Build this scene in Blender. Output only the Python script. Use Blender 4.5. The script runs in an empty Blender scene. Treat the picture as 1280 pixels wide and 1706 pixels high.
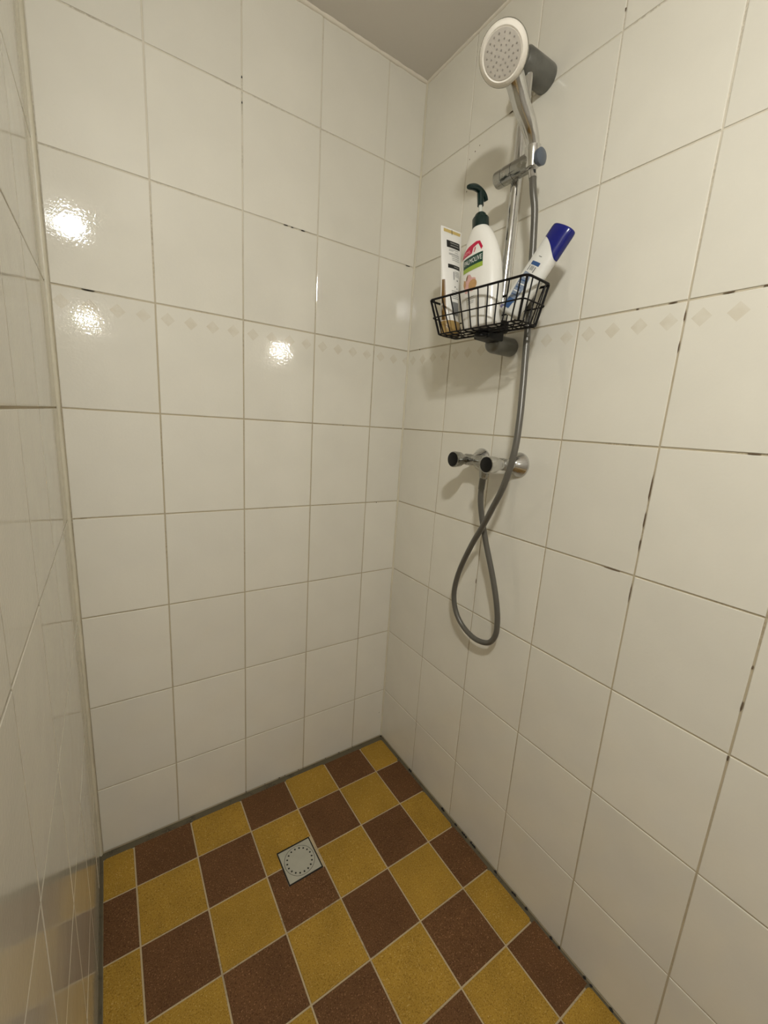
import bpy, bmesh, math, random
from mathutils import Vector, Matrix, Euler

random.seed(7)
S = bpy.context.scene
COL = S.collection

# ------------------------------------------------------------------ camera
cd = bpy.data.cameras.new('camera')
cam = bpy.data.objects.new('camera', cd)
COL.objects.link(cam)
cd.sensor_fit = 'HORIZONTAL'
cd.sensor_width = 36.0
cd.lens = 687.07 / 1280 * 36.0
cd.clip_start = 0.01
right = Vector((0.833588, -0.548706, 0.063658))
down = Vector((-0.060547, -0.205308, -0.976823))
fwd = Vector((0.549058, 0.810413, -0.204365))
M = Matrix((right, -down, -fwd)).transposed().to_4x4()
M.translation = Vector((-0.8441, -1.1638, 1.2129))
cam.matrix_world = M
S.camera = cam

# ------------------------------------------------------------------ world, exposure
w = bpy.data.worlds.new('world'); S.world = w
w.use_nodes = True
w.node_tree.nodes['Background'].inputs[0].default_value = (0.9, 0.8, 0.65, 1)
w.node_tree.nodes['Background'].inputs[1].default_value = 0.02
S.view_settings.view_transform = 'Standard'
S.view_settings.look = 'None'
S.view_settings.exposure = 0.42
S.view_settings.gamma = 1.0
S.view_settings.use_curve_mapping = False

LAMP_STRENGTH = 355.0
LAMP_COL = (1.0, 1.0, 0.96)
LAMP_LOC = (-0.905, -1.34, 2.01)
BULB_STRENGTH = 800.0

# ------------------------------------------------------------------ helpers
def link(o, parent=None):
    COL.objects.link(o)
    if parent is not None:
        o.parent = parent
    return o

def tag(o, label=None, cat=None, group=None, kind=None):
    if label: o['label'] = label
    if cat: o['category'] = cat
    if group: o['group'] = group
    if kind: o['kind'] = kind
    return o

def empty(name, loc, rot=(0, 0, 0)):
    o = bpy.data.objects.new(name, None)
    o.empty_display_size = 0.05
    o.location = loc; o.rotation_euler = rot
    return link(o)

def mesh_obj(name, bm, mat, parent=None, smooth=True, angle=40):
    bmesh.ops.recalc_face_normals(bm, faces=bm.faces)
    me = bpy.data.meshes.new(name)
    bm.to_mesh(me); bm.free()
    if smooth:
        for p in me.polygons: p.use_smooth = True
        try: me.set_sharp_from_angle(angle=math.radians(angle))
        except Exception: pass
    if mat is not None:
        me.materials.append(mat)
    o = bpy.data.objects.new(name, me)
    return link(o, parent)

def raw_obj(name, verts, faces, mat, parent=None, smooth=False):
    me = bpy.data.meshes.new(name)
    me.from_pydata([tuple(v) for v in verts], [], faces)
    me.update()
    if smooth:
        for p in me.polygons: p.use_smooth = True
    me.materials.append(mat)
    o = bpy.data.objects.new(name, me)
    return link(o, parent)

def add_box(bm, lo, hi, bevel=0.0):
    c = [(a + b) / 2 for a, b in zip(lo, hi)]
    s = [(b - a) for a, b in zip(lo, hi)]
    r = bmesh.ops.create_cube(bm, size=1.0)
    vs = r['verts']
    for v in vs:
        v.co = Vector((v.co.x * s[0] + c[0], v.co.y * s[1] + c[1], v.co.z * s[2] + c[2]))
    if bevel > 0:
        es = list({e for v in vs for e in v.link_edges})
        bmesh.ops.bevel(bm, geom=es, offset=bevel, segments=3, profile=0.5, affect='EDGES')

def frame(axis):
    a = Vector(axis).normalized()
    t = Vector((0, 0, 1)) if abs(a.z) < 0.9 else Vector((1, 0, 0))
    u = a.cross(t).normalized(); v = a.cross(u).normalized()
    return a, u, v

def add_lathe(bm, base, axis, prof, seg=32, sx=1.0, sy=1.0, udir=None, close=True):
    """prof: list of (distance along axis, radius)"""
    a, u, v = frame(axis)
    if udir is not None:
        u = Vector(udir); u = (u - a * u.dot(a)).normalized(); v = a.cross(u)
    base = Vector(base); rings = []
    for d, r in prof:
        if r < 1e-6:
            rings.append([bm.verts.new(base + a * d)])
        else:
            rings.append([bm.verts.new(base + a * d + u * (r * sx * math.cos(2 * math.pi * k / seg)) + v * (r * sy * math.sin(2 * math.pi * k / seg))) for k in range(seg)])
    for A, B in zip(rings, rings[1:]):
        if len(A) == 1 and len(B) == 1: continue
        for k in range(seg):
            k2 = (k + 1) % seg
            if len(A) == 1: bm.faces.new((A[0], B[k], B[k2]))
            elif len(B) == 1: bm.faces.new((A[k], B[0], A[k2]))
            else: bm.faces.new((A[k], B[k], B[k2], A[k2]))
    if close:
        for R in (rings[0], rings[-1]):
            if len(R) > 2: bm.faces.new(R)

def catmull(pts, n=8, closed=False):
    P = [Vector(p) for p in pts]; out = []
    m = len(P)
    rng = m if closed else m - 1
    for i in range(rng):
        if closed:
            p0, p1, p2, p3 = P[(i - 1) % m], P[i], P[(i + 1) % m], P[(i + 2) % m]
        else:
            p0 = P[i - 1] if i > 0 else P[0] * 2 - P[1]
            p1, p2 = P[i], P[i + 1]
            p3 = P[i + 2] if i + 2 < m else P[-1] * 2 - P[-2]
        for k in range(n):
            t = k / n
            out.append(0.5 * ((2 * p1) + (-p0 + p2) * t + (2 * p0 - 5 * p1 + 4 * p2 - p3) * t * t + (-p0 + 3 * p1 - 3 * p2 + p3) * t ** 3))
    if not closed: out.append(P[-1].copy())
    return out

def add_tube(bm, pts, r, seg=12, closed=False, radii=None, sx=None):
    P = [Vector(p) for p in pts]; n = len(P)
    T = []
    for i in range(n):
        if closed: t = P[(i + 1) % n] - P[(i - 1) % n]
        else: t = P[min(i + 1, n - 1)] - P[max(i - 1, 0)]
        T.append(t.normalized())
    a, u, v = frame(T[0])
    rings = []
    for i in range(n):
        u = (u - T[i] * u.dot(T[i])).normalized(); v = T[i].cross(u)
        rr = radii[i] if radii else r
        rings.append([bm.verts.new(P[i] + u * (rr * math.cos(2 * math.pi * k / seg)) + v * (rr * math.sin(2 * math.pi * k / seg))) for k in range(seg)])
    for i in range(n if closed else n - 1):
        A = rings[i]; B = rings[(i + 1) % n]
        off = 0
        if closed and i == n - 1:
            best = 1e9
            for s in range(seg):
                d = (A[0].co - B[s].co).length
                if d < best: best = d; off = s
        for k in range(seg):
            bm.faces.new((A[k], A[(k + 1) % seg], B[(k + 1 + off) % seg], B[(k + off) % seg]))
    if not closed:
        bm.faces.new(rings[0]); bm.faces.new(rings[-1])

# ------------------------------------------------------------------ materials
def new_mat(name):
    m = bpy.data.materials.new(name); m.use_nodes = True
    nt = m.node_tree
    return m, nt, nt.nodes['Principled BSDF']

def N(nt, t, **kw):
    n = nt.nodes.new(t)
    for k, v in kw.items(): setattr(n, k, v)
    return n

def simple(name, col, rough=0.5, metal=0.0, bump=0.0, bscale=200.0, coat=0.0, trans=0.0, spec=None, sss=0.0, var=0.0, vscale=20.0):
    m, nt, b = new_mat(name)
    b.inputs['Base Color'].default_value = (*col, 1)
    b.inputs['Roughness'].default_value = rough
    b.inputs['Metallic'].default_value = metal
    if coat: b.inputs['Coat Weight'].default_value = coat; b.inputs['Coat Roughness'].default_value = 0.08
    if trans: b.inputs['Transmission Weight'].default_value = trans
    if spec is not None: b.inputs['Specular IOR Level'].default_value = spec
    if bump or var:
        tc = N(nt, 'ShaderNodeTexCoord')
    if bump:
        n = N(nt, 'ShaderNodeTexNoise'); n.inputs['Scale'].default_value = bscale; n.inputs['Detail'].default_value = 4
        nt.links.new(tc.outputs['Object'], n.inputs['Vector'])
        bp = N(nt, 'ShaderNodeBump'); bp.inputs['Strength'].default_value = bump; bp.inputs['Distance'].default_value = 0.001
        nt.links.new(n.outputs['Fac'], bp.inputs['Height']); nt.links.new(bp.outputs['Normal'], b.inputs['Normal'])
    if var:
        n2 = N(nt, 'ShaderNodeTexNoise'); n2.inputs['Scale'].default_value = vscale; n2.inputs['Detail'].default_value = 5
        nt.links.new(tc.outputs['Object'], n2.inputs['Vector'])
        mx = N(nt, 'ShaderNodeMix', data_type='RGBA')
        mx.inputs[6].default_value = (*[c * (1 - var) for c in col], 1)
        mx.inputs[7].default_value = (*[min(1, c * (1 + var)) for c in col], 1)
        nt.links.new(n2.outputs['Fac'], mx.inputs[0]); nt.links.new(mx.outputs[2], b.inputs['Base Color'])
    return m

TILE_COL = (0.775, 0.742, 0.648)

def glazed_tile(name, diamonds=False, rough=0.035, spec=0.7, base=TILE_COL):
    m, nt, b = new_mat(name)
    tc = N(nt, 'ShaderNodeTexCoord'); L = nt.links.new
    oi = N(nt, 'ShaderNodeObjectInfo')
    # every tile a hair lighter or darker than the next
    mr = N(nt, 'ShaderNodeMapRange'); mr.inputs[3].default_value = 0.965; mr.inputs[4].default_value = 1.02
    L(oi.outputs['Random'], mr.inputs[0])
    n1 = N(nt, 'ShaderNodeTexNoise'); n1.inputs['Scale'].default_value = 9; n1.inputs['Detail'].default_value = 3
    L(tc.outputs['Object'], n1.inputs['Vector'])
    mr2 = N(nt, 'ShaderNodeMapRange'); mr2.inputs[1].default_value = 0.3; mr2.inputs[2].default_value = 0.7
    mr2.inputs[3].default_value = 0.975; mr2.inputs[4].default_value = 1.015
    L(n1.outputs['Fac'], mr2.inputs[0])
    mul = N(nt, 'ShaderNodeMath', operation='MULTIPLY'); L(mr.outputs[0], mul.inputs[0]); L(mr2.outputs[0], mul.inputs[1])
    col = N(nt, 'ShaderNodeVectorMath', operation='SCALE'); col.inputs[0].default_value = base
    L(mul.outputs[0], col.inputs['Scale'])
    out = col.outputs[0]
    if diamonds:
        sp = N(nt, 'ShaderNodeSeparateXYZ'); L(tc.outputs['Object'], sp.inputs[0])
        # four printed lozenges, 50 mm apart: fold x into one 50 mm cell
        a = N(nt, 'ShaderNodeMath', operation='ADD'); a.inputs[1].default_value = 0.5; L(sp.outputs[0], a.inputs[0])
        md = N(nt, 'ShaderNodeMath', operation='MODULO'); md.inputs[1].default_value = 0.05; L(a.outputs[0], md.inputs[0])
        sb = N(nt, 'ShaderNodeMath', operation='SUBTRACT'); sb.inputs[1].default_value = 0.025; L(md.outputs[0], sb.inputs[0])
        ab = N(nt, 'ShaderNodeMath', operation='ABSOLUTE'); L(sb.outputs[0], ab.inputs[0])
        sz = N(nt, 'ShaderNodeMath', operation='SUBTRACT'); sz.inputs[1].default_value = 0.0938; L(sp.outputs[1], sz.inputs[0])
        az = N(nt, 'ShaderNodeMath', operation='ABSOLUTE'); L(sz.outputs[0], az.inputs[0])
        sm = N(nt, 'ShaderNodeMath', operation='ADD'); L(ab.outputs[0], sm.inputs[0]); L(az.outputs[0], sm.inputs[1])
        lt = N(nt, 'ShaderNodeMath', operation='LESS_THAN'); lt.inputs[1].default_value = 0.0152; L(sm.outputs[0], lt.inputs[0])
        wn = N(nt, 'ShaderNodeTexNoise'); wn.inputs['Scale'].default_value = 30; L(tc.outputs['Object'], wn.inputs['Vector'])
        mr3 = N(nt, 'ShaderNodeMapRange'); mr3.inputs[1].default_value = 0.35; mr3.inputs[2].default_value = 0.65
        mr3.inputs[3].default_value = 0.35; mr3.inputs[4].default_value = 1.0
        L(wn.outputs['Fac'], mr3.inputs[0])
        fm = N(nt, 'ShaderNodeMath', operation='MULTIPLY'); L(lt.outputs[0], fm.inputs[0]); L(mr3.outputs[0], fm.inputs[1])
        mx = N(nt, 'ShaderNodeMix', data_type='RGBA')
        mx.inputs[7].default_value = (0.675, 0.62, 0.50, 1)
        L(fm.outputs[0], mx.inputs[0]); L(out, mx.inputs[6]); out = mx.outputs[2]
    L(out, b.inputs['Base Color'])
    b.inputs['Roughness'].default_value = rough
    b.inputs['Specular IOR Level'].default_value = spec
    # orange-peel glaze
    n2 = N(nt, 'ShaderNodeTexNoise'); n2.inputs['Scale'].default_value = 170; n2.inputs['Detail'].default_value = 2
    n3 = N(nt, 'ShaderNodeTexNoise'); n3.inputs['Scale'].default_value = 14; n3.inputs['Detail'].default_value = 1
    mp = N(nt, 'ShaderNodeVectorMath', operation='ADD')
    sc = N(nt, 'ShaderNodeVectorMath', operation='SCALE'); sc.inputs['Scale'].default_value = 7.0
    cb = N(nt, 'ShaderNodeCombineXYZ'); L(oi.outputs['Random'], cb.inputs[0]); L(oi.outputs['Random'], cb.inputs[1])
    L(cb.outputs[0], sc.inputs[0]); L(tc.outputs['Object'], mp.inputs[0]); L(sc.outputs[0], mp.inputs[1])
    L(mp.outputs[0], n2.inputs['Vector']); L(mp.outputs[0], n3.inputs['Vector'])
    b1 = N(nt, 'ShaderNodeBump'); b1.inputs['Strength'].default_value = 0.16; b1.inputs['Distance'].default_value = 0.0008
    b2 = N(nt, 'ShaderNodeBump'); b2.inputs['Strength'].default_value = 0.22; b2.inputs['Distance'].default_value = 0.002
    L(n2.outputs['Fac'], b1.inputs['Height']); L(n3.outputs['Fac'], b2.inputs['Height'])
    L(b1.outputs['Normal'], b2.inputs['Normal']); L(b2.outputs['Normal'], b.inputs['Normal'])
    return m

def grout(name, col, dirt, amount=0.5, scale=9.0, upper=None):
    m, nt, b = new_mat(name); L = nt.links.new
    tc = N(nt, 'ShaderNodeTexCoord')
    n = N(nt, 'ShaderNodeTexNoise'); n.inputs['Scale'].default_value = scale; n.inputs['Detail'].default_value = 3
    n2 = N(nt, 'ShaderNodeTexNoise'); n2.inputs['Scale'].default_value = 220; n2.inputs['Detail'].default_value = 3
    L(tc.outputs['Object'], n.inputs['Vector']); L(tc.outputs['Object'], n2.inputs['Vector'])
    r1 = N(nt, 'ShaderNodeMapRange'); r1.inputs[1].default_value = 0.50; r1.inputs[2].default_value = 0.72; L(n.outputs['Fac'], r1.inputs[0])
    r2 = N(nt, 'ShaderNodeMapRange'); r2.inputs[1].default_value = 0.42; r2.inputs[2].default_value = 0.55; L(n2.outputs['Fac'], r2.inputs[0])
    mu = N(nt, 'ShaderNodeMath', operation='MULTIPLY'); L(r1.outputs[0], mu.inputs[0]); L(r2.outputs[0], mu.inputs[1])
    m2 = N(nt, 'ShaderNodeMath', operation='MULTIPLY'); m2.inputs[1].default_value = amount; L(mu.outputs[0], m2.inputs[0])
    mx = N(nt, 'ShaderNodeMix', data_type='RGBA')
    mx.inputs[6].default_value = (*col, 1); mx.inputs[7].default_value = (*dirt, 1)
    if upper:
        # joints blend to a paler colour higher up
        sp = N(nt, 'ShaderNodeSeparateXYZ'); L(tc.outputs['Object'], sp.inputs[0])
        rz = N(nt, 'ShaderNodeMapRange'); rz.inputs[1].default_value = 1.35; rz.inputs[2].default_value = 1.75; L(sp.outputs[2], rz.inputs[0])
        mg = N(nt, 'ShaderNodeMix', data_type='RGBA'); mg.inputs[6].default_value = (*col, 1); mg.inputs[7].default_value = (*upper, 1)
        L(rz.outputs[0], mg.inputs[0]); L(mg.outputs[2], mx.inputs[6])
    L(m2.outputs[0], mx.inputs[0]); L(mx.outputs[2], b.inputs['Base Color'])
    b.inputs['Roughness'].default_value = 0.85
    bp = N(nt, 'ShaderNodeBump'); bp.inputs['Strength'].default_value = 0.5; bp.inputs['Distance'].default_value = 0.0006
    L(n2.outputs['Fac'], bp.inputs['Height']); L(bp.outputs['Normal'], b.inputs['Normal'])
    return m

def speckled(name, base, dark, light):
    m, nt, b = new_mat(name); L = nt.links.new
    tc = N(nt, 'ShaderNodeTexCoord'); oi = N(nt, 'ShaderNodeObjectInfo')
    sc = N(nt, 'ShaderNodeVectorMath', operation='SCALE'); sc.inputs['Scale'].default_value = 5.0
    cb = N(nt, 'ShaderNodeCombineXYZ'); L(oi.outputs['Random'], cb.inputs[0]); L(oi.outputs['Random'], cb.inputs[2])
    ad = N(nt, 'ShaderNodeVectorMath', operation='ADD'); L(cb.outputs[0], sc.inputs[0]); L(tc.outputs['Object'], ad.inputs[0]); L(sc.outputs[0], ad.inputs[1])
    n = N(nt, 'ShaderNodeTexNoise'); n.inputs['Scale'].default_value = 420; n.inputs['Detail'].default_value = 2
    n2 = N(nt, 'ShaderNodeTexNoise'); n2.inputs['Scale'].default_value = 330; n2.inputs['Detail'].default_value = 1
    n3 = N(nt, 'ShaderNodeTexNoise'); n3.inputs['Scale'].default_value = 12; n3.inputs['Detail'].default_value = 3
    off = N(nt, 'ShaderNodeVectorMath', operation='ADD'); off.inputs[1].default_value = (3.1, 1.7, 9.2); L(ad.outputs[0], off.inputs[0])
    L(ad.outputs[0], n.inputs['Vector']); L(off.outputs[0], n2.inputs['Vector']); L(ad.outputs[0], n3.inputs['Vector'])
    r1 = N(nt, 'ShaderNodeMapRange'); r1.inputs[1].default_value = 0.52; r1.inputs[2].default_value = 0.66; L(n.outputs['Fac'], r1.inputs[0])
    r2 = N(nt, 'ShaderNodeMapRange'); r2.inputs[1].default_value = 0.62; r2.inputs[2].default_value = 0.72; L(n2.outputs['Fac'], r2.inputs[0])
    a = N(nt, 'ShaderNodeMix', data_type='RGBA'); a.inputs[6].default_value = (*base, 1); a.inputs[7].default_value = (*dark, 1); L(r1.outputs[0], a.inputs[0])
    c = N(nt, 'ShaderNodeMix', data_type='RGBA'); c.inputs[7].default_value = (*light, 1); L(r2.outputs[0], c.inputs[0]); L(a.outputs[2], c.inputs[6])
    r3 = N(nt, 'ShaderNodeMapRange'); r3.inputs[1].default_value = 0.3; r3.inputs[2].default_value = 0.7; r3.inputs[3].default_value = 0.86; r3.inputs[4].default_value = 1.08; L(n3.outputs['Fac'], r3.inputs[0])
    s = N(nt, 'ShaderNodeVectorMath', operation='SCALE'); L(c.outputs[2], s.inputs[0]); L(r3.outputs[0], s.inputs['Scale'])
    L(s.outputs[0], b.inputs['Base Color'])
    b.inputs['Roughness'].default_value = 0.6
    b.inputs['Specular IOR Level'].default_value = 0.15
    bp = N(nt, 'ShaderNodeBump'); bp.inputs['Strength'].default_value = 0.35; bp.inputs['Distance'].default_value = 0.0004
    L(n.outputs['Fac'], bp.inputs['Height']); L(bp.outputs['Normal'], b.inputs['Normal'])
    return m

def chrome(name, col=(0.62, 0.62, 0.61), rough=0.12, scale_amt=0.4):
    """chrome with patches of limescale"""
    m, nt, b = new_mat(name); L = nt.links.new
    tc = N(nt, 'ShaderNodeTexCoord')
    n = N(nt, 'ShaderNodeTexNoise'); n.inputs['Scale'].default_value = 45; n.inputs['Detail'].default_value = 6; n.inputs['Roughness'].default_value = 0.7
    L(tc.outputs['Object'], n.inputs['Vector'])
    r = N(nt, 'ShaderNodeMapRange'); r.inputs[1].default_value = 0.5; r.inputs[2].default_value = 0.68; r.inputs[4].default_value = scale_amt
    L(n.outputs['Fac'], r.inputs[0])
    mx = N(nt, 'ShaderNodeMix', data_type='RGBA'); mx.inputs[6].default_value = (*col, 1); mx.inputs[7].default_value = (0.55, 0.53, 0.47, 1)
    L(r.outputs[0], mx.inputs[0]); L(mx.outputs[2], b.inputs['Base Color'])
    r2 = N(nt, 'ShaderNodeMapRange'); r2.inputs[3].default_value = rough; r2.inputs[4].default_value = 0.6; L(r.outputs[0], r2.inputs[0])
    L(r2.outputs[0], b.inputs['Roughness'])
    r3 = N(nt, 'ShaderNodeMapRange'); r3.inputs[3].default_value = 1.0; r3.inputs[4].default_value = 0.45; L(r.outputs[0], r3.inputs[0])
    L(r3.outputs[0], b.inputs['Metallic'])
    return m

M_tile = glazed_tile('cream glazed tile')
M_tile_film = glazed_tile('cream glazed tile under a soap film', rough=0.085, spec=0.4)
M_tile_band = glazed_tile('cream glazed tile with lozenges', diamonds=True)
M_grout_wall = grout('wall grout', (0.50, 0.43, 0.30), (0.13, 0.09, 0.05), 0.40, upper=(0.66, 0.61, 0.50))
M_grout_floor = grout('floor grout', (0.47, 0.37, 0.22), (0.06, 0.045, 0.03), 0.5, 6)
M_yellow = speckled('ochre floor tile', (0.385, 0.228, 0.034), (0.24, 0.13, 0.018), (0.50, 0.33, 0.09))
M_brown = speckled('brown floor tile', (0.140, 0.066, 0.026), (0.078, 0.035, 0.014), (0.28, 0.15, 0.07))
M_edge = grout('dirty perimeter cement', (0.115, 0.095, 0.055), (0.02, 0.016, 0.012), 0.8, 25)
M_ceiling = simple('ceiling paint', (0.74, 0.70, 0.64), 0.8, bump=0.25, bscale=60)
M_plaster = simple('plaster paint', (0.52, 0.49, 0.44), 0.7)
M_caulk = simple('cream silicone', (0.68, 0.63, 0.49), 0.35, var=0.12, vscale=12)
M_caulk_l = simple('white acrylic bead', (0.80, 0.74, 0.63), 0.6)
M_mould = simple('black mould', (0.012, 0.011, 0.010), 0.8)
M_chrome = chrome('chrome', rough=0.10, scale_amt=0.25)
M_chrome_d = chrome('limescaled chrome', (0.36, 0.36, 0.34), 0.2, 0.6)
M_grey_pl = simple('grey plastic', (0.15, 0.15, 0.135), 0.28, metal=0.45, bump=0.1, var=0.5, vscale=30)
M_hose = simple('silver grey hose', (0.125, 0.118, 0.10), 0.33, metal=0.25)
M_black = simple('black coated wire', (0.003, 0.002, 0.002), 0.45, spec=0.2)
M_blackpl = simple('black plastic', (0.004, 0.004, 0.004), 0.4, spec=0.25, bump=0.3, bscale=120)
M_whitepl = simple('white bottle plastic', (0.83, 0.81, 0.75), 0.22, coat=0.2)
M_whiteface = simple('white spray ring', (0.84, 0.79, 0.70), 0.35)
M_plate = simple('grey spray plate', (0.50, 0.46, 0.40), 0.4, var=0.06, vscale=60)
M_nozzle = simple('rubber nozzle', (0.30, 0.27, 0.24), 0.6)
M_dgreen = simple('dark green plastic', (0.001, 0.016, 0.013), 0.25)
M_clear = simple('milky stem plastic', (0.62, 0.62, 0.55), 0.15)
M_navy = simple('navy cap plastic', (0.004, 0.008, 0.16), 0.22)
M_tube = simple('white tube plastic', (0.85, 0.83, 0.78), 0.3)
M_amber = simple('translucent amber cap', (0.40, 0.26, 0.09), 0.25, coat=0.3)
M_brownstrip = simple('brown print', (0.17, 0.085, 0.012), 0.35)
M_gold = simple('gold print', (0.62, 0.46, 0.16), 0.35)
M_p_black = simple('black print', (0.012, 0.012, 0.012), 0.4)
M_p_grey = simple('grey print', (0.36, 0.36, 0.34), 0.5)
M_p_dgrey = simple('dark grey print', (0.10, 0.10, 0.10), 0.5)
M_p_green = simple('dark green print', (0.004, 0.05, 0.03), 0.3)
M_p_lime = simple('lime print', (0.30, 0.42, 0.05), 0.3)
M_p_red = simple('crimson print', (0.52, 0.01, 0.055), 0.3)
M_p_pink = simple('pink print', (0.85, 0.38, 0.42), 0.3)
M_p_rose = simple('flower print', (0.68, 0.40, 0.36), 0.35, var=0.3, vscale=120)
M_p_almond = simple('almond print', (0.52, 0.30, 0.12), 0.35, var=0.25, vscale=150)
M_p_white = simple('white print', (0.85, 0.85, 0.82), 0.3)
M_p_blue = simple('blue print', (0.03, 0.09, 0.24), 0.35)
M_p_lblue = simple('pale blue print', (0.22, 0.27, 0.36), 0.35, var=0.3, vscale=90)
M_drain = simple('grey drain plastic', (0.40, 0.385, 0.31), 0.5, var=0.12, vscale=40)
M_hole = simple('drain hole dark', (0.010, 0.009, 0.006), 0.9)
M_bluegrey = simple('blue grey knob plastic', (0.10, 0.12, 0.15), 0.3)
M_lampcap = simple('white lamp metal', (0.8, 0.8, 0.78), 0.4)

def emit(name, col, strength):
    m = bpy.data.materials.new(name); m.use_nodes = True
    nt = m.node_tree; nt.nodes.clear()
    e = N(nt, 'ShaderNodeEmission'); o = N(nt, 'ShaderNodeOutputMaterial')
    e.inputs[0].default_value = (*col, 1); e.inputs[1].default_value = strength
    nt.links.new(e.outputs[0], o.inputs[0]); return m
M_lamp = emit('lit lamp bowl', LAMP_COL, LAMP_STRENGTH)
M_bulb = emit('lit bulb', (1.0, 0.97, 0.9), BULB_STRENGTH)

# ------------------------------------------------------------------ room shell
WX = -0.931          # left wall plane
YR = -2.40           # rear wall plane
ZC = 2.1996
G = 0.0016           # grout recess
def slab(name, lo, hi, mat, label, cat):
    bm = bmesh.new(); add_box(bm, lo, hi)
    o = mesh_obj(name, bm, mat, smooth=False)
    tag(o, label, cat, kind='structure'); return o
XE, YE = 1.00, -1.14
XW, YL0 = -1.75, -1.20     # beyond the shower the room widens to the right
floor = slab('floor', (XW - 0.06, YR - 0.06, -0.08), (XE + 0.06, 0.06, -G), M_grout_floor, 'shower floor of ochre and brown checkered tiles', 'floor')
ceiling = slab('ceiling', (XW - 0.06, YR - 0.06, ZC), (XE + 0.06, 0.06, ZC + 0.06), M_ceiling, 'matte beige painted ceiling above the shower', 'ceiling')
wall_back = slab('wall_back', (WX - 0.06, G, -G), (0.06, 0.06, ZC), M_grout_wall, 'cream tiled wall without fittings, facing the camera, lamp glints on it', 'wall')
wall_right = slab('wall_right', (G, YE, -G), (0.06, G, ZC), M_grout_wall, 'cream tiled wall carrying the shower rail and mixer', 'wall')
wall_left = slab('wall_left', (WX - 0.06, YL0, -G), (WX - G, G, ZC), M_grout_wall, 'glossy cream tiled wall at the left edge seen at a steep angle', 'wall')
wall_rear = slab('wall_rear', (XW - 0.06, YR - 0.06, -G), (XE + 0.06, YR, ZC), M_plaster, 'plain plaster wall behind the camera', 'wall')
wall_side = slab('wall_side', (XE, YR, -G), (XE + 0.06, YE, ZC), M_plaster, 'plain plaster wall outside the shower, far right', 'wall')
wall_far_left = slab('wall_far_left', (XW - 0.06, YR, -G), (XW, YL0, ZC), M_plaster, 'plain plaster wall outside the shower, far left', 'wall')
wall_return_left = slab('wall_return_left', (XW - 0.06, YL0, -G), (WX - 0.06, YL0 + 0.06, ZC), M_plaster, 'plain plaster wall beside the shower opening, left', 'wall')
wall_return = slab('wall_return', (0.06, YE, -G), (XE + 0.06, YE + 0.06, ZC), M_plaster, 'plain plaster wall returning from the shower opening', 'wall')

# ------------------------------------------------------------------ tiles
_cache = {}
def tile_mesh(x0, x1, y0, y1, th, mat, bev=0.0011, key=None):
    """tile slab in local XY, glazed face at z=0, softly rounded arris, th thick"""
    k = (round(x0, 4), round(x1, 4), round(y0, 4), round(y1, 4), th, mat.name, bev)
    if k in _cache: return _cache[k]
    verts = []; faces = []
    rings = [(0.0, -th), (0.0, -bev), (bev * 0.3, -bev * 0.3), (bev, 0.0)]
    for ins, z in rings:
        verts += [(x0 + ins, y0 + ins, z), (x1 - ins, y0 + ins, z), (x1 - ins, y1 - ins, z), (x0 + ins, y1 - ins, z)]
    for r in range(len(rings) - 1):
        for c in range(4):
            a = r * 4 + c; b = r * 4 + (c + 1) % 4
            faces.append((a, b, b + 4, a + 4))
    n = (len(rings) - 1) * 4
    faces.append((n, n + 1, n + 2, n + 3))
    me = bpy.data.meshes.new('tile')
    me.from_pydata(verts, [], faces); me.update(); me.materials.append(mat)
    _cache[k] = me
    return me

JW = 0.0032  # joint width
def place(name, me, mw, parent):
    o = bpy.data.objects.new(name, me); COL.objects.link(o)
    o.parent = parent
    o.matrix_world = mw
    return o

rows = [(0.004, 0.2063)] + [(0.2063 + 0.25 * k, 0.2063 + 0.25 * (k + 1)) for k in range(7)] + [(1.9563, ZC - 0.002)]
ROWC = [0.2063 - 0.125] + [0.2063 + 0.25 * k + 0.125 for k in range(8)]
TILT = {}   # (wall, column, row): (about v, about u) in degrees
def wall_tiles(parent, side, cols, centres):
    # side gives u (along the wall) and normal; v is always up
    for ci, (a, b) in enumerate(cols):
        for ri, (z0, z1) in enumerate(rows):
            cu = centres[ci]; cv = ROWC[ri]
            x0 = a - cu + JW / 2; x1 = b - cu - JW / 2
            y0 = z0 - cv + (JW / 2 if ri else 0); y1 = z1 - cv - JW / 2
            band = (ri == 5 and side != 'left')
            me = tile_mesh(x0, x1, y0, y1, 0.0055, M_tile_band if band else (M_tile_film if side == 'left' else M_tile))
            if side == 'back': u, n, org = Vector((1, 0, 0)), Vector((0, -1, 0)), Vector((cu, 0, cv))
            elif side == 'right': u, n, org = Vector((0, -1, 0)), Vector((-1, 0, 0)), Vector((0, -cu, cv))
            else: u, n, org = Vector((0, 1, 0)), Vector((1, 0, 0)), Vector((WX, cu, cv))
            v = Vector((0, 0, 1))
            R = Matrix((u, v, n)).transposed().to_4x4()
            tv, tu = TILT.get((side, ci, ri), (random.uniform(-0.10, 0.10), random.uniform(-0.07, 0.07)))
            J = Matrix.Rotation(math.radians(tv), 4, 'Y') @ Matrix.Rotation(math.radians(tu), 4, 'X')
            org = org + n * random.uniform(-0.0002, 0.0002)
            place('tile', me, Matrix.Translation(org) @ R @ J, parent)

TILT[('back', 4, 6)] = (0.45, 0.0)      # the tiles that mirror the lamp sit slightly out of true
TILT[('back', 0, 6)] = (0.15, 0.0)
bc = [(-0.1324, -0.001), (-0.3324, -0.1324), (-0.5324, -0.3324), (-0.7324, -0.5324), (WX + 0.007, -0.7324)]
wall_tiles(wall_back, 'back', bc, [-0.0324, -0.2324, -0.4324, -0.6324, -0.8324])
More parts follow.
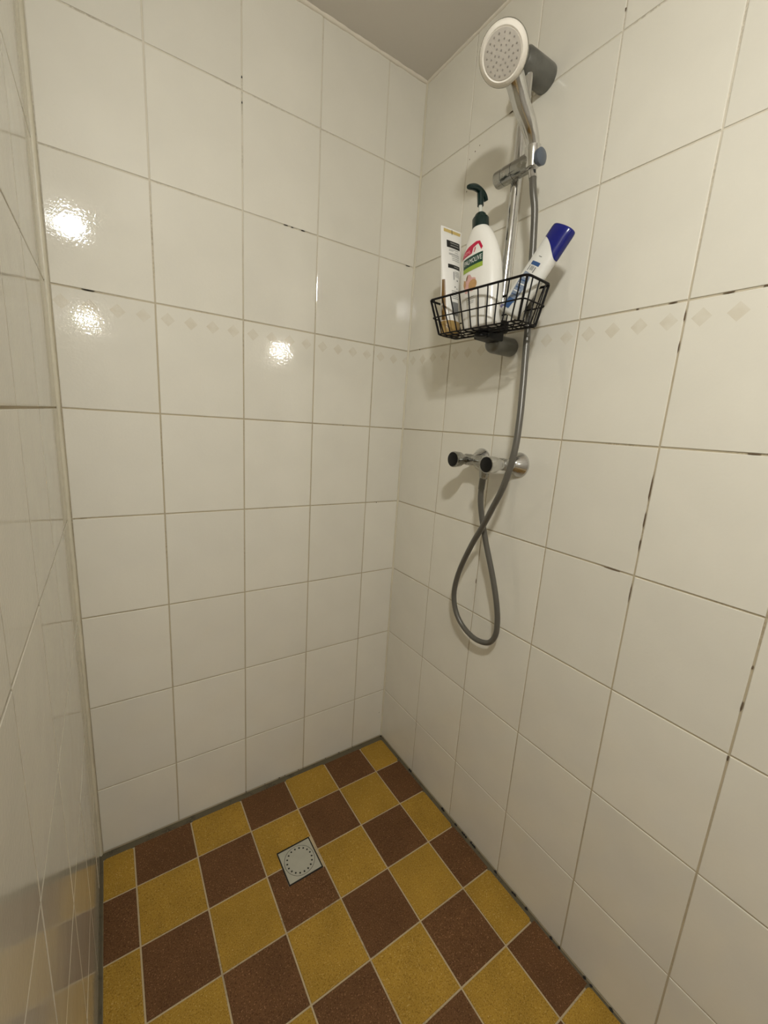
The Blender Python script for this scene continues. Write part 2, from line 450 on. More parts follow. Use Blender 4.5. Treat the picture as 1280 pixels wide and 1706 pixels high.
# right wall: u runs towards the room (-y)
rc = [(0.002, 0.2032)] + [(0.2032 + 0.2 * k, 0.4032 + 0.2 * k) for k in range(4)] + [(1.0032, 1.14)]
wall_tiles(wall_right, 'right', rc, [0.1032 + 0.2 * k for k in range(6)])
lc = [(-0.1, -0.006)] + [(-0.3 - 0.2 * k - 0.003, -0.1 - 0.2 * k - 0.003) for k in range(5)] + [(-1.198, -1.103)]
lc[0] = (-0.103, -0.007)
wall_tiles(wall_left, 'left', lc, [-0.003] + [-0.203 - 0.2 * k for k in range(6)])

# ------------------------------------------------------------------ floor tiles
FS = 0.14784
def gx(i): return 0.0364 - FS * i
def gy(j): return 0.0080 - FS * j
FJ = 0.0036
bev = 0.0012
def floor_tile(poly, mat):
    """poly: outline counter-clockwise in world xy"""
    cx = sum(p[0] for p in poly) / len(poly); cy = sum(p[1] for p in poly) / len(poly)
    n = len(poly); P = [Vector((p[0] - cx, p[1] - cy, 0)) for p in poly]
    def inset(d):
        out = []
        for i in range(n):
            a, b, c = P[i - 1], P[i], P[(i + 1) % n]
            e1 = (b - a).normalized(); e2 = (c - b).normalized()
            n1 = Vector((-e1.y, e1.x, 0)); n2 = Vector((-e2.y, e2.x, 0))
            k = (n1 + n2); k = k / max(1e-6, 1 + n1.dot(n2))
            out.append(b + k * d)
        return out
    verts = []
    for d, z in ((0, -0.006), (0, -bev), (bev * 0.3, -bev * 0.3), (bev, 0)):
        verts += [(q.x, q.y, z) for q in inset(d)]
    faces = []
    for r in range(3):
        for c in range(n):
            a = r * n + c; b = r * n + (c + 1) % n
            faces.append((a, b, b + n, a + n))
    faces.append(tuple(range(3 * n, 4 * n)))
    me = bpy.data.meshes.new('floor_tile'); me.from_pydata([tuple(v) for v in verts], [], faces); me.update()
    me.materials.append(mat)
    place('floor_tile', me, Matrix.Translation((cx, cy, random.uniform(-0.0003, 0.0003))) @ Matrix.Rotation(0.0038 * 0, 4, 'Z'), floor)

def chip(lo, hi, corners, r=0.008):
    """rectangle with some corners worn round"""
    (x0, y0), (x1, y1) = lo, hi
    out = []
    for (x, y, nm, s) in ((x0, y0, 'sw', (1, 1)), (x1, y0, 'se', (-1, 1)), (x1, y1, 'ne', (-1, -1)), (x0, y1, 'nw', (1, -1))):
        if nm in corners:
            a = (x + s[0] * r, y); b = (x, y + s[1] * r)
            mid = (x + s[0] * r * 0.3, y + s[1] * r * 0.3)
            out += ([b, mid, a] if nm in ('sw', 'ne') else [a, mid, b])
        else: out.append((x, y))
    return out

dx0, dx1, dy0, dy1 = -0.5125, -0.4135, -0.3415, -0.2405    # drain opening in the tiles
for i in range(7):
    for j in range(11):
        x1 = gx(i) - FJ / 2 if i else -0.0128 + random.uniform(-0.002, 0.002)
        x0 = gx(i + 1) + FJ / 2
        if i == 6: x0 = WX + 0.0085
        y1 = gy(j) - FJ / 2 if j else -0.0185 + random.uniform(-0.003, 0.002)
        y0 = gy(j + 1) + FJ / 2
        if i == 0 and j >= 5: x1 = -0.006
        mat = M_yellow if (i + j) % 2 == 0 else M_brown
        cr = ''
        poly = None
        if i == 0: cr += 'ne se '
        if j == 0: cr += 'nw ne ' if mat is M_yellow else ''
        if (i, j) == (3, 1):
            poly = [(x0, y0), (dx0, y0), (dx0, dy1), (x1, dy1), (x1, y1), (x0, y1)]
        elif (i, j) == (3, 2):
            poly = [(x0, y0), (x1, y0), (x1, dy0), (dx0, dy0), (dx0, y1), (x0, y1)]
        else:
            poly = chip((x0, y0), (x1, y1), cr if mat is M_yellow else '', 0.007)
        floor_tile(poly, mat)

# perimeter cement strip (slightly below tile level)
def strip(name, pts_lo, pts_hi, mat, label, kind='structure', cat='trim'):
    bm = bmesh.new(); add_box(bm, pts_lo, pts_hi)
    o = mesh_obj(name, bm, mat, smooth=False); tag(o, label, cat, kind=kind); return o
strip('trim_1', (WX, -0.021, -0.004), (0.0, 0.0, -0.0006), M_edge, 'dirty grey cement strip between floor tiles and back wall')
strip('trim_2', (-0.0165, YE, -0.004), (0.0, -0.021, -0.0005), M_edge, 'dirty grey cement strip between floor tiles and rail wall')
strip('trim_3', (WX, YL0, -0.004), (WX + 0.008, -0.021, -0.0007), M_edge, 'dark cement strip between floor tiles and left wall')

def bead(name, pts, r, mat, label, wob=0.0):
    bm = bmesh.new()
    P = []
    a, b = Vector(pts[0]), Vector(pts[1]); n = 60
    for k in range(n + 1):
        P.append(a.lerp(b, k / n))
    radii = [r * (1 + wob * math.sin(k * 1.7) * math.sin(k * 0.61)) for k in range(n + 1)]
    add_tube(bm, P, r, 12, radii=radii)
    o = mesh_obj(name, bm, mat); tag(o, label, 'trim', kind='structure'); return o
bead('trim_4', ((WX, YL0, 0), (WX, 0, 0)), 0.003, M_edge, 'dark joint line along the foot of the left wall')
bead('trim_5', ((WX + 0.001, -0.001, 0.0), (WX + 0.001, -0.001, ZC)), 0.0062, M_caulk, 'thick cream silicone bead in the left corner', 0.12)
bead('trim_6', ((0, 0, 0.0), (0, 0, ZC)), 0.0042, M_caulk, 'thin cream silicone bead in the corner beside the shower rail', 0.15)
bead('trim_7', ((WX, 0, ZC), (0, 0, ZC)), 0.0062, M_caulk_l, 'white sealant bead between ceiling and back wall', 0.25)
bead('trim_8', ((0, YE, ZC), (0, 0, ZC)), 0.0052, M_caulk_l, 'white sealant bead between ceiling and rail wall', 0.2)
bead('trim_9', ((WX, YL0, ZC), (WX, 0, ZC)), 0.005, M_caulk_l, 'white sealant bead between ceiling and left wall', 0.2)

# mould specks
def specks(parent, name, items, mat=M_mould):
    bm = bmesh.new()
    for (x, y, z, sx, sy, sz) in items:
        r = bmesh.ops.create_icosphere(bm, subdivisions=1, radius=1.0)
        for v in r['verts']:
            k = 1 + random.uniform(-0.25, 0.25)
            v.co = Vector((x + v.co.x * sx * k, y + v.co.y * sy * k, z + v.co.z * sz * k))
    o = mesh_obj(name, bm, mat, parent); o['kind'] = 'stuff'; return o
it = []
for y in (-0.005, -0.195, -0.203, -0.375, -0.381, -0.436, -0.4403, -0.470, -0.476, -0.484, -0.505, -0.512, -0.5185, -0.60, -0.662, -0.668, -0.7055, -0.7075, -0.78, -0.803, -0.868, -0.884, -0.93):
    it.append((-0.0035, y, 0.0015, 0.0032, random.uniform(0.003, 0.006), 0.0030))
specks(wall_right, 'mould_speck', it)
it = []
for x in (-0.333, -0.1324, -0.19, -0.245, -0.35, -0.40, -0.42, -0.5324, -0.47):
    it.append((x, -0.0012, 0.0035, random.uniform(0.0015, 0.004), 0.0014, 0.0014))
for (x, z, sx, sz) in ((-0.423, 1.7065, 0.006, 0.0012), (-0.405, 1.7063, 0.004, 0.0010), (-0.376, 1.7068, 0.007, 0.0014), (-0.03, 1.7062, 0.006, 0.0010), (-0.022, 1.706, 0.003, 0.0010),
                       (-0.533, 1.982, 0.0015, 0.003), (-0.533, 1.932, 0.0015, 0.003), (-0.09, 0.955, 0.0016, 0.0016), (-0.86, 1.4565, 0.014, 0.0012), (-0.23, 1.206, 0.0015, 0.0012), (-0.017, 0.11, 0.001, 0.0015)):
    it.append((x, -0.0006, z, sx, 0.0010, sz))
specks(wall_back, 'mould_speck', it)
it = []
for (y, z, sy, sz) in ((-0.345, 1.957, 0.009, 0.0012), (-0.232, 1.925, 0.0016, 0.0018), (-0.247, 1.932, 0.0013, 0.0016), (-0.213, 1.915, 0.0012, 0.0014), (-0.213, 1.84, 0.0012, 0.0025),
                       (-0.403, 2.01, 0.001, 0.002), (-0.603, 1.99, 0.0016, 0.0035), (-0.803, 1.43, 0.0014, 0.010), (-0.803, 1.38, 0.001, 0.010), (-0.72, 1.457, 0.003, 0.0012),
                       (-0.78, 1.4563, 0.008, 0.0012), (-0.86, 1.4563, 0.009, 0.0012), (-0.91, 1.457, 0.007, 0.0016), (-0.95, 1.4563, 0.010, 0.0013),
                       (-0.803, 1.13, 0.0016, 0.03), (-0.803, 1.07, 0.0013, 0.02), (-0.803, 1.02, 0.0015, 0.014), (-0.803, 0.92, 0.001, 0.02), (-0.76, 0.9563, 0.018, 0.0011), (-0.94, 1.2063, 0.009, 0.0013), (-0.965, 1.2065, 0.006, 0.0013),
                       (-1.003, 0.80, 0.0014, 0.010), (-1.003, 0.87, 0.0014, 0.004), (-1.003, 0.70, 0.0014, 0.006), (-0.47, 1.457, 0.004, 0.001), (-0.49, 1.457, 0.003, 0.001), (-0.06, 1.456, 0.0016, 0.0016), (-0.403, 0.80, 0.0012, 0.008)):
    it.append((-0.0002, y, z, 0.0009, sy, sz))
specks(wall_right, 'joint_stain', it, simple('brown joint stain', (0.13, 0.088, 0.05), 0.85))

# ------------------------------------------------------------------ floor drain
dcx, dcy = -0.4630, -0.2910
dr = empty('floor_drain', (dcx, dcy, 0.0), (0, 0, 0.01))
tag(dr, 'square grey plastic floor drain with a ring of small round holes', 'drain')
bm = bmesh.new()
add_box(bm, (-0.0495, -0.0505, -0.006), (0.0495, 0.0505, -0.0009))
mesh_obj('frame', bm, M_hole, dr, smooth=False)
# cover: square plate with a real circular groove and pierced holes
bm = bmesh.new()
HW = 0.0462; seg = 72
def ring(r, z, n=seg): return [bm.verts.new((r * math.cos(2 * math.pi * k / n), r * math.sin(2 * math.pi * k / n), z)) for k in range(n)]
def square(h, z, n=seg):
    out = []
    for k in range(n):
        a = 2 * math.pi * k / n; c, s = math.cos(a), math.sin(a); m_ = max(abs(c), abs(s))
        out.append(bm.verts.new((h * c / m_, h * s / m_, z)))
    return out
RG = 0.0418
loops = [square(HW, -0.0009), square(HW, -0.0005), square(HW - 0.0012, 0.0002), ring(RG + 0.0006, 0.0002), ring(RG + 0.0003, -0.0007), ring(RG - 0.0003, -0.0007), ring(RG - 0.0006, 0.0001), ring(0.0385, 0.0)]
for A, B in zip(loops, loops[1:]):
    for k in range(seg): bm.faces.new((A[k], A[(k + 1) % seg], B[(k + 1) % seg], B[k]))
inner = loops[-1]
# holed annulus: 18 holes, each a little octagon inside a cell of 4 outline segments
ri = 0.0305
inn = ring(ri, 0.0)
bm.faces.new(inn)
nh = 18; cell = seg // nh
for h in range(nh):
    k0 = h * cell
    outline = [inner[(k0 + t) % seg] for t in range(cell + 1)] + [inn[(k0 + t) % seg] for t in range(cell, -1, -1)]
    am = 2 * math.pi * (k0 + cell / 2) / seg
    cxh, cyh = 0.0345 * math.cos(am), 0.0345 * math.sin(am)
    hv = []; hb = []
    for v in outline:
        d = Vector((v.co.x - cxh, v.co.y - cyh)).normalized() * 0.0027
        hv.append(bm.verts.new((cxh + d.x, cyh + d.y, 0.0))); hb.append(bm.verts.new((cxh + d.x, cyh + d.y, -0.00085)))
    m_ = len(outline)
    for t in range(m_):
        t2 = (t + 1) % m_
        bm.faces.new((outline[t], outline[t2], hv[t2], hv[t]))
        bm.faces.new((hv[t], hv[t2], hb[t2], hb[t]))
cov = mesh_obj('cover', bm, M_drain, dr, angle=30)
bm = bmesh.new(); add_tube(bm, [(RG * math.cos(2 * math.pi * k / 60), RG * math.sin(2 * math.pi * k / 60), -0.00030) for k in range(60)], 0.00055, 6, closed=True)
mesh_obj('seam', bm, simple('painted groove shade', (0.03, 0.027, 0.02), 0.9), cov)  # dark ring lying in the groove, paints the shade inside it

# ------------------------------------------------------------------ shower rail
BX, BY = -0.060, -0.4395
rail = empty('shower_rail', (BX, BY, 1.42))
tag(rail, 'vertical chrome shower rail with brackets at top and bottom', 'shower rail')
def at(parent, p): return Vector(p) - Vector(parent.location)
def lathe_part(name, parent, base, axis, prof, mat, seg=32, **kw):
    bm = bmesh.new(); add_lathe(bm, at(parent, base), axis, prof, seg, **kw)
    return mesh_obj(name, bm, mat, parent)
lathe_part('rail_tube', rail, (BX, BY, 1.430), (0, 0, 1), [(0, 0.0112), (0.557, 0.0112)], M_chrome)
tb = lathe_part('bracket', rail, (0.0, -0.437, 1.972), (-1, 0, 0), [(0, 0.0265), (0.004, 0.027), (0.074, 0.025), (0.081, 0.021), (0.084, 0.012), (0.0845, 0)], M_grey_pl)
tb['label'] = 'upper grey bracket'
lb = lathe_part('bracket', rail, (0.0, -0.4310, 1.4195), (-1, 0, 0), [(0, 0.019), (0.006, 0.0215), (0.066, 0.0215), (0.074, 0.019), (0.079, 0.012), (0.080, 0)], M_grey_pl)
lb['label'] = 'lower grey bracket'

# slider that grips the rail and carries the hand shower
SX = -0.078; SZ = 1.766
sl = empty('shower_holder', (SX, -0.405, SZ))
tag(sl, 'grey sliding holder clamped across the chrome rail', 'holder')
lathe_part('barrel', sl, (SX, -0.3985, SZ), (0, -1, 0), [(0, 0), (0.0004, 0.013), (0.003, 0.0168), (0.022, 0.0172), (0.0222, 0.0166), (0.0232, 0.0166), (0.0234, 0.0174), (0.050, 0.0176), (0.0502, 0.0168), (0.0512, 0.0168), (0.0514, 0.0176), (0.094, 0.018), (0.098, 0.0165)], M_chrome_d)
lathe_part('socket', sl, (SX - 0.001, -0.4960, SZ - 0.016), (-0.12, 0.0, 1), [(0, 0.010), (0.002, 0.0135), (0.03, 0.0160), (0.038, 0.0158), (0.038, 0.011)], M_chrome)
lathe_part('knob', sl, (SX, -0.5075, SZ - 0.001), (0.05, -1, 0), [(0, 0.010), (0.002, 0.0150), (0.009, 0.0155), (0.011, 0.013), (0.012, 0)], M_bluegrey)
# printed mark on the barrel's end
bm = bmesh.new(); add_tube(bm, [at(sl, (SX + 0.004 * math.cos(a), -0.3980, SZ + 0.006 * math.sin(a))) for a in [x * 0.3 - 1.2 for x in range(9)]], 0.0007, 6)
mesh_obj('end_mark', bm, M_p_black, sl)

# ------------------------------------------------------------------ hand shower
Hc = Vector((-0.202, -0.5041, 1.8860))
hn = Vector((-0.655, -0.475, -0.600)).normalized()
hs = empty('hand_shower', (Hc.x, Hc.y, Hc.z))
tag(hs, 'chrome hand shower with round white spray face', 'hand shower')
R0 = 0.0432
lathe_part('head_shell', hs, Hc - hn * 0.004, -hn, [(0, R0 + 0.0008), (0.004, R0 + 0.0012), (0.009, R0 - 0.002), (0.017, R0 - 0.012), (0.023, R0 - 0.025), (0.026, 0.008), (0.0265, 0)], M_chrome, 48)
fr = lathe_part('spray_ring', hs, Hc - hn * 0.005, hn, [(0, R0), (0.005, R0 - 0.0006), (0.010, R0 - 0.004), (0.0125, R0 - 0.0075), (0.0122, R0 - 0.0088), (0.0112, R0 - 0.0096), (0.0112, 0)], M_whiteface, 48)
fr['label'] = 'white outer ring'
sp = lathe_part('spray_plate', hs, Hc + hn * 0.0058, hn, [(0, R0 - 0.0100), (0.0014, R0 - 0.0106), (0.0016, R0 - 0.012), (0.0018, 0)], M_plate, 48)
sp['label'] = 'grey nozzle plate'
a_, u_, v_ = frame(hn)
nb = bmesh.new(); add_lathe(nb, (0, 0, 0), tuple(hn), [(0, 0.00135), (0.0011, 0.0012), (0.0013, 0)], 8)
noz = mesh_obj('nozzle', nb, M_nozzle, sp)
first = True
for rr, cnt, ph in ((0.006, 4, 0.3), (0.0125, 9, 0.0), (0.0195, 13, 0.2), (0.0272, 18, 0.05)):
    for k in range(cnt):
        a = 2 * math.pi * k / cnt + ph
        pos = (hn * 0.0074) + (u_ * math.cos(a) + v_ * math.sin(a)) * rr
        if first: noz.location = pos; first = False
        else:
            q = noz.copy(); COL.objects.link(q); q.parent = sp; q.location = pos
# chrome handle
K = Vector((SX - 0.001, -0.4945, SZ + 0.016))
back = Hc - hn * 0.016
hp = [K + Vector((0.000, 0, -0.024)), K, Vector((-0.098, -0.496, 1.7979)) + Vector((0.006, 0, 0.006)), Vector((-0.115, -0.4975, 1.8164)) + Vector((0.006, 0, 0.004)), Vector((-0.130, -0.4964, 1.8399)), Vector((-0.147, -0.4974, 1.8588)), Vector((-0.163, -0.4990, 1.8720)), Vector((-0.186, -0.4975, 1.8860))]
hpts = catmull(hp, 8)
n = len(hpts)
rad = []
for k in range(n):
    t = k / (n - 1)
    if t < 0.14: r = 0.0105
    elif t < 0.5: r = 0.0122 + (t - 0.14) / 0.36 * 0.0040
    else: r = 0.0162 + (t - 0.5) * 0.006
    rad.append(r)
bm = bmesh.new(); add_tube(bm, [at(hs, q) for q in hpts], 0.012, 20, radii=rad)
mesh_obj('handle', bm, M_chrome, hs)
bm = bmesh.new(); add_lathe(bm, at(hs, hpts[9]), hpts[10] - hpts[8], [(-0.0008, 0.0118), (0.0008, 0.0119)], 24)
mesh_obj('seal', bm, M_p_black, hs)

# ------------------------------------------------------------------ hose
HOSE = [(-0.0785, -0.4955, 1.749), (-0.0785, -0.500, 1.735), (-0.078, -0.5060, 1.7041), (-0.072, -0.51, 1.6721), (-0.065, -0.5107, 1.6175), (-0.062, -0.5133, 1.5595), (-0.062, -0.5202, 1.4986), (-0.063, -0.5237, 1.4432), (-0.068, -0.5305, 1.3859), (-0.077, -0.5416, 1.3212), (-0.09, -0.5548, 1.2436), (-0.099, -0.5589, 1.1721), (-0.1, -0.5427, 1.0989), (-0.09, -0.5076, 1.0356), (-0.08, -0.4768, 0.9861), (-0.066, -0.4331, 0.9227), (-0.05, -0.3841, 0.8343), (-0.042, -0.3638, 0.7629), (-0.04, -0.3741, 0.7113), (-0.038, -0.4041, 0.6761), (-0.037, -0.4526, 0.659), (-0.037, -0.4994, 0.6683), (-0.037, -0.5217, 0.6983), (-0.038, -0.5239, 0.7417), (-0.04, -0.5134, 0.7955), (-0.044, -0.4926, 0.8619), (-0.05, -0.4666, 0.9352), (-0.057, -0.4484, 1.0028), (-0.062, -0.4421, 1.0487), (-0.063, -0.4425, 1.0905), (-0.061, -0.4425, 1.1020)]
ho = empty('shower_hose', (-0.0785, -0.4955, 1.749))
tag(ho, 'smooth grey shower hose looping down from the holder below the mixer', 'hose')
hpts2 = catmull(HOSE, 6)
bm = bmesh.new(); add_tube(bm, [at(ho, q) for q in hpts2], 0.0072, 16)
mesh_obj('hose_tube', bm, M_hose, ho)
bm = bmesh.new(); add_tube(bm, [at(ho, q) for q in hpts2[-10:-1]], 0.0081, 16)
o = mesh_obj('hose_nut', bm, M_hose, ho)
bm = bmesh.new(); add_tube(bm, [at(ho, q) for q in hpts2[1:8]], 0.0083, 16)
mesh_obj('hose_cone', bm, M_chrome, ho)

# ------------------------------------------------------------------ mixer valve
YL, YRt, ZV = -0.3735, -0.4985, 1.1400
mx = empty('shower_mixer', (0, (YL + YRt) / 2, ZV))
tag(mx, 'chrome two handle shower mixer with black knob caps', 'mixer tap')
for y in (YL, YRt):
    lathe_part('flange', mx, (0.0, y, ZV), (-1, 0, 0), [(0, 0.0300), (0.003, 0.0305), (0.006, 0.0290), (0.017, 0.0215), (0.028, 0.0145), (0.030, 0.0120), (0.044, 0.0120)], M_chrome)
lathe_part('body', mx, (-0.050, YL + 0.014, ZV), (0, -1, 0), [(0, 0), (0.001, 0.010), (0.004, 0.0145), (0.02, 0.0148), (0.045, 0.0125), (0.068, 0.0165), (0.088, 0.0125), (0.13, 0.0148), (0.147, 0.0145), (0.151, 0.010), (0.152, 0)], M_chrome_d)
lathe_part('outlet', mx, (-0.060, -0.4425, ZV - 0.006), (0, 0, -1), [(0, 0.0135), (0.016, 0.0125), (0.030, 0.0115), (0.033, 0.0098), (0.036, 0.0098)], M_chrome_d)
for y, nm, kl in ((YL, 'left', 0.049), (YRt, 'right', 0.0600)):
    f = kl / 0.060
    k = lathe_part('knob', mx, (-0.056, y, ZV), (-1, 0.0, 0.0), [(0, 0.0110), (0.004 * f, 0.0110), (0.006 * f, 0.0090), (0.010 * f, 0.0090), (0.012 * f, 0.0125), (0.022 * f, 0.0145), (0.034 * f, 0.0190), (0.054 * f, 0.0205), (0.060 * f, 0.0200), (0.0612 * f, 0.0182)], M_chrome_d if nm == 'left' else M_chrome)
    k['label'] = nm + ' chrome handle'
    bm = bmesh.new(); add_lathe(bm, at(mx, (-0.0562 - kl, y, ZV)), (-1, 0, 0), [(0, 0.0182), (0.0018, 0.0182), (0.0026, 0.0165), (0.0029, 0)], 28)
    mesh_obj('knob_cap', bm, M_blackpl, k)
lathe_part('black_neck', mx, (-0.0640, YRt, ZV), (-1, 0, 0), [(0, 0.0095), (0.006, 0.0095)], M_blackpl)

# ------------------------------------------------------------------ wire basket
YAW = -1.4844
bz = 1.4345
BO = Vector((-0.1275, -0.4556, bz))            # centre of the basket floor
bas = empty('wire_basket', BO, (0, 0, YAW))
tag(bas, 'black wire basket hung on the shower rail holding three toiletries', 'basket')
HB = 0.0785
RL, RD = 0.1340, 0.0410          # rim half length / depth
rox, roy = -0.0080, 0.0012       # the rim sits a touch left of the floor
FL_, FD = 0.1115, 0.0320
def rrect(cx, cy, hl, hd, z, r, n=5):
    out = []
    for (sx, sy, a0) in ((1, -1, -90), (1, 1, 0), (-1, 1, 90), (-1, -1, 180)):
        for k in range(n + 1):
            a = math.radians(a0 + 90 * k / n)
            out.append(Vector((cx + sx * (hl - r) + r * math.cos(a), cy + sy * (hd - r) + r * math.sin(a), z)))
    return out
bm = bmesh.new(); add_tube(bm, rrect(rox, roy, RL, RD, HB, 0.012), 0.0025, 8, closed=True); mesh_obj('rim', bm, M_black, bas)
bm = bmesh.new(); add_tube(bm, rrect(rox * 0.5, roy * 0.5, (RL + FL_) / 2 + 0.0035, (RD + FD) / 2 + 0.002, HB * 0.48, 0.009), 0.0015, 8, closed=True); mesh_obj('middle_ring', bm, M_black, bas)
bm = bmesh.new(); add_tube(bm, rrect(0, 0, FL_, FD, 0.0, 0.008), 0.0017, 8, closed=True); mesh_obj('floor_ring', bm, M_black, bas)
for k in range(10):
    t = (k + 0.5) / 10 * 2 - 1
    xt = rox + t * (RL - 0.002); xb = t * (FL_ - 0.006)
    pts = [(xt, roy - RD, HB), (xb * 0.25 + xt * 0.75, roy - RD * 0.75 - FD * 0.25, HB * 0.75), (xb, -FD - 0.0008, 0.006), (xb, -FD + 0.006, -0.0005), (xb, 0, -0.0005), (xb, FD - 0.006, -0.0005), (xb, FD + 0.0008, 0.006), (xb * 0.25 + xt * 0.75, RD * 0.75 + FD * 0.25, HB * 0.75), (xt, roy + RD, HB)]
    bm = bmesh.new(); add_tube(bm, catmull(pts, 4), 0.00150, 6); mesh_obj('cross_wire', bm, M_black, bas)
for k in range(3):
    t = (k - 1) * 0.58
    pts = [(rox - RL, roy + t * RD, HB), (-FL_ - 0.002, t * FD, 0.008), (-FL_ + 0.008, t * FD, -0.0018), (0, t * FD, -0.0022), (FL_ - 0.008, t * FD, -0.0018), (FL_ + 0.002, t * FD, 0.008), (rox + RL, roy + t * RD, HB)]
    P = [Vector(pts[0])] + catmull(pts[1:-1], 4) + [Vector(pts[-1])]
    bm = bmesh.new(); add_tube(bm, P, 0.00150, 6); mesh_obj('long_wire', bm, M_black, bas)
for sx in (-1, 1):
    for sy in (-1, 1):
        bm = bmesh.new(); add_tube(bm, [(rox + sx * (RL - 0.003), roy + sy * (RD - 0.003), HB), (sx * (FL_ - 0.002), sy * (FD - 0.002), 0.0)], 0.0025, 8)
        mesh_obj('corner_wire', bm, M_black, bas)
# clamp to the rail (rail in basket coordinates)
iv = Matrix.Rotation(-YAW, 3, 'Z') @ Vector((BX - BO.x, BY - BO.y, 0))
bm = bmesh.new()
add_lathe(bm, (iv.x, iv.y, 0.0095), (0, 0, 1), [(0, 0.0118), (0, 0.0185), (0.003, 0.0200), (0.020, 0.0200), (0.023, 0.0185), (0.023, 0.0118)], 28, close=False)
mesh_obj('clamp_ring', bm, M_blackpl, bas)
bm = bmesh.new()
add_box(bm, (iv.x - 0.019, FD - 0.030, -0.015), (iv.x + 0.024, iv.y - 0.012, 0.0145), 0.003)
mesh_obj('clamp_arm', bm, M_blackpl, bas)
bm = bmesh.new(); add_lathe(bm, (iv.x + 0.004, 0.002, -0.0145), (0, 0, 1), [(0, 0), (0.0005, 0.013), (0.003, 0.016), (0.010, 0.016), (0.012, 0.012)], 20)
mesh_obj('clamp_knob', bm, M_blackpl, bas)

# ------------------------------------------------------------------ bottles: lofted superellipse bodies
class Loft:
    def __init__(self, prof): self.prof = prof      # (z, a, b, exponent, y offset)
    def sec(self, z):
        P = self.prof
        if z <= P[0][0]: return P[0][1:]
        for p, q in zip(P, P[1:]):
            if z <= q[0]:
                t = (z - p[0]) / max(1e-9, q[0] - p[0]); t = t
                return tuple(p[i] + (q[i] - p[i]) * t for i in range(1, 5))
        return P[-1][1:]
    def front(self, x, z, eps=0.0003):
        a, b, e, yo = self.sec(z)
        f = max(0.0, 1 - abs(min(1, abs(x) / a)) ** e) ** (1 / e)
        return Vector((x, yo - b * f - eps, z))
    def mesh(self, bm, seg=48, sub=3):
        zs = []
        for p, q in zip(self.prof, self.prof[1:]):
            for k in range(sub): zs.append(p[0] + (q[0] - p[0]) * k / sub)
        zs.append(self.prof[-1][0])
        rings = []
        for z in zs:
            a, b, e, yo = self.sec(z)
            R = []
            for k in range(seg):
                th = 2 * math.pi * k / seg; c, s = math.cos(th), math.sin(th)
                R.append(bm.verts.new((a * math.copysign(abs(c) ** (2 / e), c), yo + b * math.copysign(abs(s) ** (2 / e), s), z)))
            rings.append(R)
        for A, B in zip(rings, rings[1:]):
            for k in range(seg): bm.faces.new((A[k], A[(k + 1) % seg], B[(k + 1) % seg], B[k]))
        bm.faces.new(rings[0]); bm.faces.new(rings[-1])

def smooth_prof(keys, n=6):
    """catmull through profile keys"""
    P = catmull([(k[0], k[1], k[2]) for k in keys], n)
    Q = catmull([(k[0], k[3], k[4]) for k in keys], n)
    return [(p.x, p.y, p.z, q.y, q.z) for p, q in zip(P, Q)]

def patch(name, loft, poly, mat, parent, eps=0.0003, res=0.004):
    """flat printed shape given as an outline in (x, z), laid on the front of a loft"""
    bm = bmesh.new()
    f = bm.faces.new([bm.verts.new((x, 0, z)) for x, z in poly])
    xs = [p[0] for p in poly]; zs = [p[1] for p in poly]
    k = math.ceil(min(xs) / res)
    while k * res < max(xs):
        bmesh.ops.bisect_plane(bm, geom=bm.verts[:] + bm.edges[:] + bm.faces[:], plane_co=(k * res, 0, 0), plane_no=(1, 0, 0)); k += 1
    k = math.ceil(min(zs) / (res * 1.5))
    while k * res * 1.5 < max(zs):
        bmesh.ops.bisect_plane(bm, geom=bm.verts[:] + bm.edges[:] + bm.faces[:], plane_co=(0, 0, k * res * 1.5), plane_no=(0, 0, 1)); k += 1
    for v in bm.verts: v.co = loft.front(v.co.x, v.co.z, eps)
    return mesh_obj(name, bm, mat, parent)

def rect(x0, x1, z0, z1, sk=0.0): return [(x0, z0), (x1, z0 + sk), (x1, z1 + sk), (x0, z1)]

def lettering(text, loft, x, z, h, mat, parent, width=None, eps=0.0006, rot=0.0, name='lettering'):
    cu = bpy.data.curves.new('lettering', 'FONT'); cu.body = text; cu.size = 1.0; cu.align_x = 'CENTER'; cu.align_y = 'CENTER'; cu.resolution_u = 3
    tmp = bpy.data.objects.new('lettering_src', cu); COL.objects.link(tmp)
    dg = bpy.context.evaluated_depsgraph_get(); dg.update()
    me = bpy.data.meshes.new_from_object(tmp.evaluated_get(dg))
    bpy.data.objects.remove(tmp)
    xs = [v.co.x for v in me.vertices]; ys = [v.co.y for v in me.vertices]
    sw = max(xs) - min(xs); sh = max(ys) - min(ys); mxx = (max(xs) + min(xs)) / 2; myy = (max(ys) + min(ys)) / 2
    fy = h / sh; fx = width / sw if width else fy
    c, s = math.cos(rot), math.sin(rot)
    for v in me.vertices:
        lx = (v.co.x - mxx) * fx; lz = (v.co.y - myy) * fy
        X = x + c * lx - s * lz; Z = z + s * lx + c * lz
        v.co = loft.front(X, Z, eps)
    me.materials.clear(); me.materials.append(mat)
    o = bpy.data.objects.new(name, me); return link(o, parent)

# local x runs to the right in the photograph, local -y faces the room
def yawframe(loc, yaw, lean_left=0.0, lean_y=0.0):
    o = empty('x', loc)
    o.rotation_mode = 'QUATERNION'
    o.rotation_quaternion = (Matrix.Rotation(yaw, 3, 'Z') @ Matrix.Rotation(lean_left, 3, 'Y') @ Matrix.Rotation(lean_y, 3, 'X')).to_quaternion()
    return o

